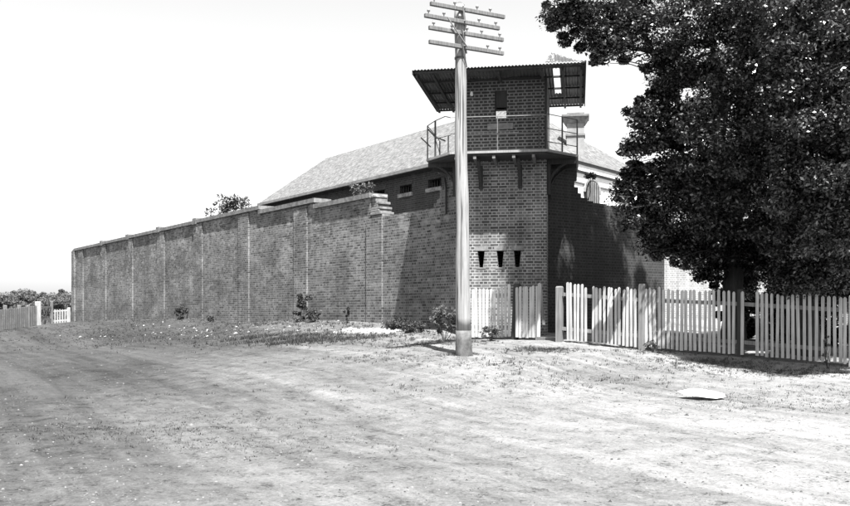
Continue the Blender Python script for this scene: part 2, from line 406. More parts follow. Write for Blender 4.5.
# platform
octo = [(-.05,-.9),(2.55,-.9),(3.35,.1),(3.35,2.4),(2.55,3.4),(-.05,3.4),(-.85,2.4),(-.85,.1)]
m = MB(); m.prism(T, octo, 5.86, 5.92); plat = m.build('platform', 'edge_wood', tw)
m = MB()
ins = [(-.02,-.83),(2.52,-.83),(3.28,.12),(3.28,2.37),(2.52,3.32),(-.02,3.32),(-.78,2.37),(-.78,.12)]
m.prism(T, ins, 5.803, 5.857); m.build('platform_boards', 'dark_wood', plat)
for a in (0.12, 0.62, 1.13, 1.66, 2.18):
    m = MB(); m.hexa([T(a-.04,-.86,5.72), T(a+.04,-.86,5.72), T(a+.04,-.003,5.66), T(a-.04,-.003,5.66), T(a-.04,-.86,5.80), T(a+.04,-.86,5.80), T(a+.04,-.003,5.80), T(a-.04,-.003,5.80)])
    m.build('joist', 'grey_wood', plat)
for a in (0.70, 1.78):
    m = MB()
    m.box(T, a-.055, a+.055, -.075, -.004, 5.02, 5.658)
    m.beam(T(a, -.03, 5.1), T(a, -.72, 5.70), .08, .09)
    m.build('bracket', 'dark_wood', tw)
# curved iron brackets carrying the side of the platform
for sgn, a0 in ((-1, 0.0), (1, 2.5)):
    for b in (0.12, 0.95):
        m = MB(); pts = []
        for k in range(9):
            th = k/8*math.pi/2
            pts.append(T(a0+sgn*(0.03+0.72*(1-math.cos(th))), b, 4.95+0.78*math.sin(th)))
        m.tube(pts, [.035]*9, 6); m.build('bracket', 'dark_wood', tw)
        m = MB(); m.box(T, min(a0+sgn*.003, a0+sgn*.8), max(a0+sgn*.003, a0+sgn*.8), b-.05, b+.05, 5.68, 5.80)
        m.box(T, min(a0+sgn*.003, a0+sgn*.1), max(a0+sgn*.003, a0+sgn*.1), b-.05, b+.05, 4.85, 5.68); m.build('side_joist', 'dark_wood', tw)
# hut
m = MB()
HZ0, HZ1 = 5.921, 8.0
m.panel(T, 0, 2.5, HZ0, HZ1, 0, 0.23, [(1.08, 1.42, 6.97, 7.74)])
m.panel(T, 0, 2.5, HZ0, HZ1, 2.17, 2.4, [(0.8, 1.9, 7.0, 7.70)])
m.panel(L_, 0.23, 2.17, HZ0, HZ1, 0, 0.23, []); m.panel(L_, 0.23, 2.17, HZ0, HZ1, 2.27, 2.5, [])
hut = m.build('hut', 'hut_brick', tw)
m = MB(); m.box(T, 0.88, 1.58, -0.05, 0.12, 6.66, 6.82); m.build('window_sill', 'stone', hut)
m = MB()
for a in (1.085, 1.415): m.box(T, a-.02, a+.02, .06, .12, 6.972, 7.738)
m.box(T, 1.105, 1.395, .06, .12, 7.70, 7.738); m.box(T, 1.105, 1.395, .06, .12, 7.28, 7.31)
m.box(T, 1.105, 1.395, .075, .095, 7.31, 7.70)
m.build('window_frame', 'dark_wood', hut)
m = MB(); m.tube([T(0.45,-.02,7.62), T(0.45,-.12,7.62), T(.45,-.12,7.70)], [.02,.045,.03], 8); m.build('insulator', 'stucco', hut)
m = MB()
for k in range(26): pass
m.box(T, 2.44, 2.512, -0.012, 0.06, HZ0+.002, HZ1-.002); m.build('side_shade_strip', 'dark_wood', hut)  # dark strip stands in for the shaded side of the hut
# roof
def corr(mb, F, a0, a1, b0, b1, zf, amp=0.014, wl=0.09):
    n = int((a1-a0)/wl*6); k = len(mb.v)
    bs = [b0, (b0+b1)/2, b1]
    for side in (0, 0.006):
        for i in range(n+1):
            a = a0+(a1-a0)*i/n; w = amp*math.sin(2*math.pi*a/wl)
            for b in bs: mb.v.append(tuple(F(a, b, zf(a, b)+w+side)))
    N = (n+1)*3
    for s_ in (0, N):
        for i in range(n):
            for j in range(2): q = k+s_+i*3+j; mb.f.append((q, q+1, q+4, q+3))
    for i in range(n):
        for j in (0, 2): q = k+i*3+j; mb.f.append((q, q+3, q+3+N, q+N))
    for i in (0, n):
        for j in range(2): q = k+i*3+j; mb.f.append((q, q+1, q+1+N, q+N))
zr = lambda a, b: 8.12 - 0.02*(b+1)
roof = None
m = MB()
corr(m, T, -1.05, 2.68, -1.02, 3.35, zr)
corr(m, T, 2.68, 2.86, 1.95, 3.35, zr); corr(m, T, 2.68, 2.86, -1.02, -0.62, zr)
corr(m, T, 2.86, 3.55, -1.02, 3.35, zr)
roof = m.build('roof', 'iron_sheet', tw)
for b in (-.93, .0, 1.2, 2.3, 3.25):
    m = MB(); m.beam(T(-1.0, b, 8.065-.02*(b+1)), T(3.5, b, 8.065-.02*(b+1)), .07, .045); m.build('batten', 'dark_wood', roof)
for a in (-.95, -.5, 0.1, 1.25, 2.4, 2.95, 3.42):
    m = MB(); m.beam(T(a, -.9, 8.0-.0), T(a, 3.2, 7.93), .06, .08); m.build('rafter', 'dark_wood', roof)
m = MB(); corr(m, T, 2.50, 3.56, -1.06, -.62, lambda a, b: 8.15 + (b+1.06)/.44*(.06+.36*max(0, 3.55-a)/1.05)); m.build('lifted_sheet', 'pale_sheet', roof)
for a in (-1.04, 3.54):
    m = MB(); m.beam(T(a, -1.0, 8.07), T(a, 3.3, 8.0), .03, .1); m.build('barge_board', 'dark_wood', roof)
# railing
rz = 5.92
def rail(pts, r=.014, mat='metal', nm='rail'):
    m = MB(); m.tube(pts, [r]*len(pts), 6); return m.build(nm, mat, tw)
O = [T(a*0.985+0.02, b*0.985, 0) for a, b in octo]
def oz(i, z): return O[i] + Vector((0, 0, z))
rail([oz(0, rz+.92), oz(1, rz+.90)], .010, 'pale_metal')
rail([oz(0, rz+.48), oz(1, rz+.45)], .009)
for h in (.93, .55, .2): rail([oz(1, rz+h), oz(2, rz+h+.02), oz(3, rz+h)], .012)
for i, mt in ((1, 'metal'), (2, 'metal'), (3, 'metal')): rail([oz(i, rz), oz(i, rz+.94)], .02, mt, 'post')
rail([(oz(1,0)+oz(2,0))/2+Vector((0,0,rz)), (oz(1,0)+oz(2,0))/2+Vector((0,0,rz+.95))], .022, 'metal', 'post')
rail([T(1.23,-.87,rz), T(1.23,-.87,rz+.9)], .008, 'pale_metal', 'post')
rail([T(2.33,-.87,rz), T(2.33,-.87,rz+.9)], .018, 'metal', 'post')
rail([oz(7, rz), oz(7, rz+.93)], .02, 'metal', 'post')
rail([T(-.55,-.2,rz), T(-.55,-.2,rz+1.0)], .028, 'metal', 'post')
rail([T(-.1,-.8,rz), T(-.1,-.8,rz+.45)], .02, 'metal', 'post')
rail([oz(7, rz+.93), T(-.55,-.2,rz+1.0), T(-.2,-.7,rz+1.0), oz(0, rz+.92)], .013)
rail([oz(7, rz+.85), T(-.55,-.22,rz+.55), T(-.22,-.6,rz+.36)], .022, 'metal', 'loose_rail')
rail([T(-1.0,.1,rz+.6), T(-.7,-.1,rz+.3)], .018, 'metal', 'loose_rail')
rail([oz(6, rz+.55), T(-.55,-.2,rz+.5), oz(0, rz+.45)], .010)
rail([oz(6, rz), oz(6, rz+.93)], .02, 'metal', 'post'); rail([oz(6, rz+.93), oz(7, rz+.93)], .012)
# threshold / door in the shaded side
# ------------------------------------------------------------------ long left perimeter wall
LW = Frame(1.028, 25.99, (-0.578, 0.816), (0.816, 0.578))
lw = thing('perimeter_wall', LW(20, .3, 1.2), 'long weathered brick perimeter wall with pilasters and stepped coping, left of the watchtower', 'wall')
pil = [(4.15, 5.1)] + [(9.35+5.2*k, 10.4+5.2*k) for k in range(7)]
tops = [(4.9, 8.75, 5.60), (8.75, 13.5, 5.83), (13.5, 20.7, 6.02), (20.7, 25.9, 6.0), (25.9, 31.1, 5.99), (31.1, 36.3, 5.97), (36.3, 42.6, 5.95)]
m = MB()
m.vprism(LW, [(-.3, 0.3), (-.3, 5.79), (.42, 5.79), (.42, 5.60), (.62, 5.60), (.62, 5.40), (.80, 5.40), (.80, 5.26), (1.02, 5.26), (1.02, 5.02), (1.16, 5.02), (1.16, 4.89), (1.32, 4.89), (1.32, 4.76), (4.9, 4.76), (4.9, .3)], 0, .5)
m.build('low_section', 'wall_brick', lw)
for (a0, a1, zt) in tops:
    m = MB(); m.box(LW, a0, a1, 0, .55, 0.2, zt-.16); m.build('section', 'wall_brick', lw)
    m = MB(); m.vprism(LW, [(a0-.04, zt-.158), (a0-.04, zt), (a1+.03, zt), (a1+.03, zt-.158)], -.09, .64); m.build('coping', 'coping', lw)
    if a0 > 13.6: m = MB(); m.box(LW, a0-.32, a0+.12, -.12, .66, zt-.19, zt+.10) ; m.build('pier_cap', 'coping', lw)
for i, (a0, a1) in enumerate(pil):
    zt = 4.74 if i == 0 else [t for t in tops if t[0]-.01 <= (a0+a1)/2 <= t[1]+.01][0][2]-.212
    m = MB(); m.box(LW, a0, a1, -.06, -.001, 0.2, zt); m.build('pilaster', 'wall_brick', lw)
m = MB(); m.box(LW, 42.55, 43.2, -.12, .6, .2, 5.74); m.build('pilaster', 'wall_brick', lw)
m = MB(); m.vprism(LW, [(42.57, 5.95), (42.57, 5.745), (43.3, 5.745), (43.2, 5.80)], -.1, .62); m.build('coping', 'coping', lw)
# drop the near end pier cap and make it broken brick instead
rr = random.Random(4); k = 0; z = 4.76
while z < 5.42:
    h = rr.choice((.085, .09, .17)); e = 4.9 - (.62 - (z-4.76)*.55) + rr.uniform(-.12, .12)
    m = MB(); m.box(LW, e, 4.9, .02+rr.uniform(-.05, .03), .5, z, min(z+h-.008, 5.43)); m.build('broken_brick', 'coping', lw, bevel=.012); z += h
m = MB(); m.box(LW, 4.62, 4.86, -.03, .5, 5.432, 5.53); m.build('broken_brick', 'rubble', lw, bevel=.02)
m = MB(); m.tube([LW(.62, -.06, 4.5), LW(.62, -.06, 5.3), LW(.5, -.2, 5.55)], [.03]*3, 8); m.build('drainpipe', 'dark_wood', lw)

# ------------------------------------------------------------------ right wall
RW = Frame(3.49, 25.57, (0.816, 0.578), (-0.578, 0.816))
rw = thing('return_wall', RW(2.5, .3, 1.0), 'shade-toned brick wall with broken stepped top running behind the picket fence, right of the watchtower', 'wall')
m = MB()
m.vprism(RW, [(-.4, .3), (-.4, 5.79), (1.15, 5.79), (1.15, 5.45), (1.05, 5.45), (1.05, 5.27), (1.2, 5.27), (1.2, 5.1), (1.32, 5.1), (1.32, 4.98), (1.55, 4.98), (1.55, 4.86), (2.4, 4.86), (2.4, 4.78), (3.2, 4.78), (3.2, 4.84), (4.2, 4.84), (4.2, 4.72), (5.0, 4.72), (5.0, .3)], 0, .5)
m.build('section', 'shade_toned_brick', rw)
m = MB()
rr = random.Random(9); a = 1.56
while a < 4.8:
    w = rr.uniform(.22, .5); zt = 4.862 if a < 2.4 else (4.782 if a < 3.2 else 4.842)
    if rr.random() < .55 and not (a < 2.4 < a+w) and not (a < 3.2 < a+w) and a+w < 4.2: m.box(RW, a, a+w-.02, .05, .45, zt, zt+rr.choice((.05, .08)))
    a += w
m.build('loose_brick', 'shade_toned_brick', rw)

# ------------------------------------------------------------------ cell block behind the wall
cb = thing('cell_block', (-2, 37, 1.2), 'long brick cell block with pale slate hipped roof and white rendered end, behind the walls', 'building')
BF = Frame(5.1, 28.9, (-0.578, 0.816), (0.816, 0.578))
tK = 3.0
K = BF(tK, 0, 7.55); EL = BF(24.5, 0, 7.55)
f2 = Vector((.623, .782, 0)).normalized(); Fc = K + f2*10.4
Bk = EL + Vector((.816, .578, 0))*8.6
Rr = EL + BF.u*(-0.2) + BF.v*4.1 + Vector((0, 0, 2.85)); Ar = K + BF.v*4.1 + BF.u*5.0 + Vector((0, 0, 2.85))
m = MB()
dn = Vector((0, 0, -.06))
top = [K, EL, Bk, Fc, Rr, Ar]; bot = [p+dn for p in top]
m.add(top, [(0, 1, 4, 5), (0, 5, 3), (1, 2, 4), (3, 5, 4, 2)])
m.add([K, EL, Bk, Fc], [(0,1,2,3)])
rf = m.build('roof', 'slates', cb)
wins = [(8.2+2.07*k, 9.1+2.07*k, 6.64, 6.98) for k in range(7)]
m = MB(); m.panel(BF, tK+.5, 24.2, 0.8, 7.46, .35, .75, wins); wl = m.build('brick_wall', 'block_brick', cb)
m = MB(); m.box(BF, 23.8, 24.2, .752, 7.6, .8, 7.4); m.build('end_wall', 'block_brick', cb)
m = MB(); m.box(BF, tK+.6, 23.7, 1.4, 1.5, 5.5, 7.4); m.build('dark_backing', 'void', cb)  # dark panel painted as the unlit interior behind the windows
for (a0, a1, z0, z1) in wins:
    m = MB()
    for k in range(5): m.tube([BF(a0+.1+.18*k, .5, z0), BF(a0+.1+.18*k, .5, z1)], [.014]*2, 5)
    wo_ = m.build('window_bars', 'metal', wl)
    m = MB(); m.box(BF, a0-.08, a1+.08, .27, .6, z0-.16, z0-.002); m.build('window_sill', 'rubble', wl)
    m = MB(); m.vprism(BF, [(a0-.05, z1+.004), (a1+.05, z1+.004), (a1+.15, z1+.2), (a0+.45, z1+.26), (a0-.15, z1+.2)], .338, .45); m.build('window_lintel', 'block_brick', wl)
m = MB(); m.box(BF, tK, 24.5, -.06, .06, 7.42, 7.545); m.build('gutter', 'trim', cb)
m = MB(); m.box(BF, tK+.1, 24.4, .062, .34, 7.40, 7.46); m.build('soffit', 'dark_wood', cb)
# white end
WF = Frame(K.x, K.y, f2[:2], (-f2.y, f2.x))
m = MB(); m.panel(WF, .3, 10.1, .8, 7.1, .20, .7, [(4.9, 6.0, 4.6, 6.35)])
ww = m.build('rendered_wall', 'stucco', cb)
n = 12; arch = [(4.9, 6.352), (4.898, 6.9), (6.002, 6.9), (6.0, 6.352)] + [(5.45+.55*math.cos(math.pi*k/n), 6.352+.40*math.sin(math.pi*k/n)) for k in range(1, n)]
m = MB()
# spandrels of the arch
for k in range(n):
    a, b = math.pi*k/n, math.pi*(k+1)/n
m = MB(); m.vprism(WF, [(4.86, 4.6), (6.04, 4.6), (6.04, 6.35)] + [(5.45+.59*math.cos(math.pi*k/n), 6.35+.50*math.sin(math.pi*k/n)) for k in range(1, n)] + [(4.86, 6.35)], .13, .197)
aw = m.build('arched_window', 'void', cb)
for k in range(7):
    a = 4.98+.157*k; zt = 6.35+.46*math.sqrt(max(0, 1-((a-5.45)/.56)**2))
    m = MB(); m.tube([WF(a, .10, 4.6), WF(a, .10, zt)], [.022]*2, 6); m.build('bar', 'trim', aw)
m = MB()
for k in range(n):
    a, b = math.pi*k/n, math.pi*(k+1)/n
    q = [(r*math.cos(t_)+5.45, 6.35+r*.86*math.sin(t_)) for t_, r in ((a, .60), (b, .60), (b, .70), (a, .70))]
    m.vprism(WF, q, .12, .198)
m.build('window_surround', 'trim', aw)
for (z0, z1, b0, mt, nm) in ((7.44, 7.54, -.03, 'trim', 'gutter'), (7.34, 7.438, .02, 'dark_line', 'moulding'), (7.12, 7.338, .06, 'stucco', 'cornice'), (7.04, 7.118, .12, 'dark_line', 'moulding'), (6.62, 6.68, .16, 'dark_line', 'moulding'), (6.685, 7.035, .17, 'stucco', 'frieze')):
    m = MB(); m.box(WF, .05 if b0 < .1 else .2, 10.3, b0, .198, z0, z1); m.build(nm, mt, cb)
ch = Frame(5.95, 35.6, (.986, -.168), (.168, .986))
m = MB(); m.box(ch, -.34, .34, -.34, .34, 7.0, 9.05); chim = m.build('chimney', 'trim', cb)
m = MB(); m.hexa([ch(-.37,-.37,9.052), ch(.37,-.37,9.052), ch(.37,.37,9.052), ch(-.37,.37,9.052), ch(-.5,-.5,9.28), ch(.5,-.5,9.28), ch(.5,.5,9.28), ch(-.5,.5,9.28)])
m.box(ch, -.53, .53, -.53, .53, 9.282, 9.36); m.box(ch, -.34, .34, -.34, .34, 9.362, 9.46); m.build('chimney_cap', 'coping', chim)  # shading of the cap is put into its darker colour
m = MB(); m.box(ch, -.38, .38, -.38, .38, 8.55, 8.62); m.build('chimney_band', 'coping', chim)

# pale outbuilding seen through the tree
ob = thing('outbuilding', (11, 37, 1), 'sunlit pale brick outbuilding glimpsed through the big tree beyond the picket fence', 'building')
OF = Frame(8.0, 36.5, (1, .05), (-.05, 1))
m = MB(); m.panel(OF, 0, 14, .6, 4.6, 0, .35, [(6.6, 7.5, 1.2, 3.2)]); obw = m.build('wall', 'pale_brick', ob)
for a in (0, 13.65):
    m = MB(); m.box(OF, a, a+.35, .36, 4, .6, 4.5); m.build('side_wall', 'pale_brick', ob)
m = MB(); m.add([OF(-.3,-.3,4.6), OF(14.3,-.3,4.6), OF(14.3,4.3,4.6), OF(-.3,4.3,4.6), OF(1.5,2,5.9), OF(12.5,2,5.9)], [(0,1,2,3),(0,1,5,4),(1,2,5),(2,3,4,5),(3,0,4)]); m.build('roof', 'slates', ob)
m = MB(); m.box(OF, 6.6, 7.5, .1, .15, 1.0, 3.2); m.build('door', 'dark_wood', ob)

# ------------------------------------------------------------------ utility pole
pz = gz(0.84, 19.5)
up = thing('telegraph_pole', (0.84, 19.5, pz), 'tall bleached timber telegraph pole with four crossarms in front of the watchtower', 'telegraph pole')
PT = Vector((0.75, 19.5, 8.27)); PB = Vector((0.845, 19.5, pz-.3))
def pp(z): t_ = (z-PB.z)/(PT.z-PB.z); return PB.lerp(PT, t_)
m = MB(); N = 26; pts = []; rad = []
for k in range(N+1):
    z = 1.22 + (PT.z-1.22)*k/N; q = pp(z); q = q+Vector((.008*math.sin(z*2.1), .01*math.sin(z*1.3), 0)); pts.append(q); rad.append(.165-.055*(z-.7)/7.7+.004*math.sin(z*5))
m.tube(pts, rad, 16); sh = m.build('shaft', 'pole_wood', up, smooth=True)
m = MB(); m.tube([pp(pz-.3), pp(pz), pp(1.0), pp(1.219)], [.175, .185, .178, .172], 16); m.build('butt', 'tar', up, smooth=True)
m = MB(); m.tube([PT+Vector((0,0,.002)), PT+Vector((0,0,.07))], [.11, .03], 16); m.build('pole_cap', 'tar', up)
m = MB(); q = pp(7.12); m.tube([q-Vector((0,0,.02)), q+Vector((0,0,.02))], [.126, .126], 16); m.build('strap', 'metal', up)
ad = Vector((.88, .47, 0)).normalized(); an = Vector((.47, -.88, 0))
for (z, c, ins_) in ((8.13, .12, (.05, .32, .62, .80)), (7.86, -.02, (.05, .25, .46, .72, .95)), (7.62, .08, (.06, .3, .5, .7, .95)), (7.32, .08, (.78, .95))):
    c0 = pp(z) + an*.16 + ad*c*1.0
    m = MB(); p0 = c0-ad*.93; p1 = c0+ad*.93
    m.beam(p0, p1, .075, .085); arm = m.build('crossarm', 'arm_wood', up, bevel=.008)
    for q in ins_:
        b = p0.lerp(p1, q)+Vector((0,0,.043))
        m = MB(); m.tube([b, b+Vector((0,0,.05)), b+Vector((0,0,.055)), b+Vector((0,0,.09)), b+Vector((0,0,.12))], [.012,.012,.036,.032,.012], 8); m.build('insulator', 'porcelain', arm, smooth=True)
    if z != 7.86:
        m = MB(); m.beam(c0-ad*.16+an*.055+Vector((0,0,.06)), pp(z-.42)+an*.135+ad*.08, .035, .012); m.build('brace', 'pale_metal', up)
    m = MB(); m.tube([c0-an*.06-ad*c, c0+an*.06-ad*c], [.018, .018], 6); m.build('bolt', 'metal', arm)
m = MB(); q0 = pp(7.88)+an*.24-ad*.45; m.beam(q0, pp(7.3)+an*.24+ad*.05, .03, .012); m.build('brace', 'pale_metal', up)

# ------------------------------------------------------------------ picket fences
def picket_mesh(mb, base, u, nrm, h, w=.062, th=.02, lean=0, point=.03):
    o = Vector(base); u = Vector(u); nrm = Vector(nrm); up_ = Vector((0,0,1)) + u*lean
    prof = [(-w/2, 0), (w/2, 0), (w/2, h-point), (w*.18, h), (-w*.18, h), (-w/2, h-point)]
    vs = [o+u*a+up_*z-nrm*th/2 for a, z in prof] + [o+u*a+up_*z+nrm*th/2 for a, z in prof]
    mb.add(vs, [tuple(range(6)), tuple(range(6, 12))]+[(i, (i+1) % 6, (i+1) % 6+6, i+6) for i in range(6)])
rf_ = random.Random(21)
def bay(par, p0, p1, pxs, post0=None, rails=(.28, 1.12), hts=None, extra=None, mat='white_paint', w=.062, rail_mat='fence_grey'):
    """p0, p1 = (X, Y, zbase, ztop)"""
    d = Vector((p1[0]-p0[0], p1[1]-p0[1], 0)); L = d.length; u = d.normalized(); nrm = Vector((u.y, -u.x, 0))
    for t_ in pxs:
        x = p0[0]+d.x*t_; y = p0[1]+d.y*t_; zb = p0[2]+(p1[2]-p0[2])*t_; zt = p0[3]+(p1[3]-p0[3])*t_
        zb += rf_.uniform(.0, .03); zt += rf_.gauss(0, .016)
        if extra: zt += extra(t_)
        m = MB(); picket_mesh(m, (x, y, zb), u, nrm, zt-zb, w*rf_.uniform(.92, 1.08), lean=rf_.gauss(0, .007)); m.build('picket', mat, par)
    for h in rails:
        m = MB()
        a = Vector((p0[0], p0[1], p0[2]+h))-nrm*.035+u*.03; b = Vector((p1[0], p1[1], p1[2]+h))-nrm*.035-u*.03
        m.beam(a, b, .04, .085); m.build('rail', rail_mat, par)
def post(par, X, Y, zb, zt, w=.11, mat='grey_wood', lean=0, rnd=False):
    m = MB(); u = Vector((.86, -.5, 0)); n_ = Vector((.5, .86, 0)); o = Vector((X, Y, 0))+n_*.05
    vs = []
    for z, k in ((zb-.3, 1), (zt-.03, 1), (zt, .75)):
        for a, b in ((-1,-1), (1,-1), (1,1), (-1,1)): vs.append(o+u*(a*w/2*k+lean*(z-zb))+n_*b*w/2*k+Vector((0,0,z)))
    m.add(vs, [(0,1,2,3), (8,9,10,11)]+[(i, (i+1) % 4, (i+1) % 4+4, i+4) for i in range(4)]+[(i+4, (i+1) % 4+4, (i+1) % 4+8, i+8) for i in range(4)])
    return m.build('post', mat, par)
def g4(px, Y, py_top, lift=.05):
    X = (px-425)/900*Y; return (X, Y, gz(X, Y)+lift, 1.6+(313-py_top)/900*Y)
def spread(px0, px1, listp): return [(p-px0)/(px1-px0) for p in listp]
q0 = g4(560, 22.0, 287); q1 = g4(642, 20.9, 288); q2 = g4(738, 19.8, 291.5); q3 = g4(849, 18.6, 296.5)
pf = thing('picket_fence', (q1[0], q1[1], q1[2]), 'long white picket fence with grey posts under the big tree, right of the gateway', 'fence')
cr5 = lambda L: [540+x/2.53 for x in L]
b1 = spread(560, 642, cr5([72,80,90,98,108,118,137,146,155,165,175,184,194,203,213,222,232,242,252]))
bay(pf, q0, q1, b1, extra=lambda t_: max(0, .19-t_*.6), w=.060)
b2 = spread(642, 738, cr5([270,281,292,304,315,327,338,350,361,372,384,395,408,420,432,443,455,467,480,490]))
bay(pf, q1, q2, b2, w=.064)
b3 = spread(738, 849, cr5([512,552,565,577,591,604,618,632,645,659,673,688,703,718,733,748,762,772]))
bay(pf, q2, q3, b3, w=.064)
post(pf, q0[0]-.03, q0[1], q0[2], q0[3]+.02, .15, 'fence_grey')
post(pf, q1[0], q1[1], q1[2], q1[3]+.1, .15, 'fence_grey')
post(pf, q2[0]+.05, q2[1], q2[2], q2[3]+.05, .13, 'dark_wood')  # shade on this post is put into its darker timber colour
post(pf, q3[0]+.05, q3[1], q3[2], q3[3]+.02, .10, 'white_paint')
q4 = g4(960, 17.6, 301); bay(pf, q3, q4, [i/18 for i in range(1, 18)], w=.064)

l0 = g4(464, 23.75, 288.5); l1 = g4(511, 23.45, 288.5)
pf2 = thing('picket_fence', (l0[0], l0[1], l0[2]), 'short run of close white pickets against the watchtower base, behind the telegraph pole', 'fence')
bay(pf2, l0, l1, [i/13+.04 for i in range(13)], extra=lambda t_: max(0, (t_-.72)*.55), w=.075)
post(pf2, l1[0]+.08, l1[1], l1[2], l1[3]+.13, .15, 'dark_wood', lean=.05)
k0 = g4(517, 23.3, 287); k1 = g4(537, 23.1, 287)
gt = thing('garden_gate', (k0[0], k0[1], k0[2]), 'narrow white picket gate standing ajar beside the watchtower corner', 'gate')
bay(gt, k0, k1, [i/6+.0 for i in range(7)], w=.07)
m = MB(); picket_mesh(m, (k1[0]+.03, k1[1]-.04, k1[2]+.0), (1,0,0), (0,-1,0), 1.42, .09, .03, lean=.02); m.build('stile', 'white_paint', gt)
m = MB(); picket_mesh(m, (k1[0]+.17, k1[1]-.02, k1[2]+.35), (1,0,0), (0,-1,0), 1.05, .07, .03, lean=-.09); m.build('loose_board', 'fence_grey', gt)
th_ = g4(550, 22.7, 300, 0)
m = MB(); m.beam((th_[0]-.3, 22.85, th_[2]+.04), (th_[0]+.2, 22.5, th_[2]+.04), .2, .08); o = m.build('door_step', 'grey_wood', None, org=(th_[0], 22.7, th_[2])); tag(o, 'low timber threshold lying across the dark gateway in the fence', 'step')

# far paling fence and gate (left)
def far_pt(px, Y, py): return P(px, py, Y)
a0 = (-30.0, 60.0); 
fA = far_pt(-14, 55, 0); 
def g4b(px, Y, py_top): X = (px-425)/900*Y; return (X, Y, gz(X, Y)-.02, 1.6+(313-py_top)/900*Y)
pl = thing('paling_fence', (-24, 58, .7), 'distant low grey paling fence descending beside the road, far left', 'fence')
fa = g4b(-30, 50, 313); fb = g4b(38, 58, 305.5); fc = g4b(51, 60, 305.5)
bay(pl, fa, fb, [i/46 for i in range(47)], w=.125, mat='fence_grey', rails=(.25, .8))
for px, Y in ((5, 54.1), (19, 55.8), (28, 56.8)): q = g4b(px, Y, 306); post(pl, q[0], q[1]-.1, q[2], q[3]+.05, .16, 'fence_grey')
q = fb; post(pl, q[0], q[1]-.1, q[2]-.1, q[3]+.25, .26, 'white_paint')
for h in (.35, 1.15):
    m = MB(); m.beam((fb[0], fb[1], fb[2]+h), (fc[0], fc[1], fc[2]+h), .06, .1); m.build('rail', 'fence_grey', pl)
m = MB(); m.beam((fc[0]-.45, fc[1], fc[2]), (fc[0]-.1, fc[1], fc[2]+1.5), .1, .12); m.build('strut', 'dark_wood', pl)
post(pl, fc[0], fc[1], fc[2], fc[3]+.3, .14, 'fence_grey')
ga = g4b(52.5, 60.2, 309.5); gb = g4b(67.5, 61, 309)
fg = thing('picket_gate', (ga[0], ga[1], ga[2]), 'small distant white picket gate at the far left end of the long brick wall', 'gate')
bay(fg, ga, gb, [i/6 for i in range(7)], w=.09, rails=(.2, .85), rail_mat='white_paint')
post(fg, gb[0]+.05, gb[1], gb[2], gb[3]+.1, .14, 'white_paint')

# ------------------------------------------------------------------ foliage helpers
def leaves(n, C, rad, size, rng, up_bias=0.5, shell=0.35):
    """n leaves scattered in each ellipsoid; C (m,3), rad (m,3)"""
    m_ = len(C); idx = rng.integers(0, m_, n)
    d = rng.normal(size=(n, 3)); d /= np.linalg.norm(d, axis=1)[:, None]
    r = rng.random(n)**shell
    p = C[idx] + d*rad[idx]*r[:, None]
    nrm = rng.normal(size=(n, 3))*.7 + d*.35; nrm[:, 2] += up_bias; nrm /= np.linalg.norm(nrm, axis=1)[:, None]
    t_ = np.cross(nrm, rng.normal(size=(n, 3))); t_ /= np.linalg.norm(t_, axis=1)[:, None]; b_ = np.cross(nrm, t_)
    s = size*rng.uniform(.45, 1.5, n)[:, None]
    V = np.stack([p-t_*s, p-b_*s*.5-t_*s*.1+nrm*s*.12, p+t_*s-nrm*s*.15, p+b_*s*.5-t_*s*.1+nrm*s*.12], 1).reshape(-1, 3)
    F = np.arange(4*n).reshape(n, 4)
    return V, F
def limb(mb, p, q, r0, r1, sag=.15, n=7, seed=0):
    p = Vector(p); q = Vector(q); L = (q-p).length; rg = random.Random(seed)
    w = Vector((rg.uniform(-1,1), rg.uniform(-1,1), 0))*L*.07; pts = []; rad = []
    for i in range(n+1):
        t_ = i/n; pt = p.lerp(q, t_)+Vector((0,0,1))*sag*L*math.sin(math.pi*t_)*.5+w*math.sin(math.pi*t_*1.7)
        pts.append(pt); rad.append(r0+(r1-r0)*t_**.8)
    mb.tube(pts, rad, 7); return pts
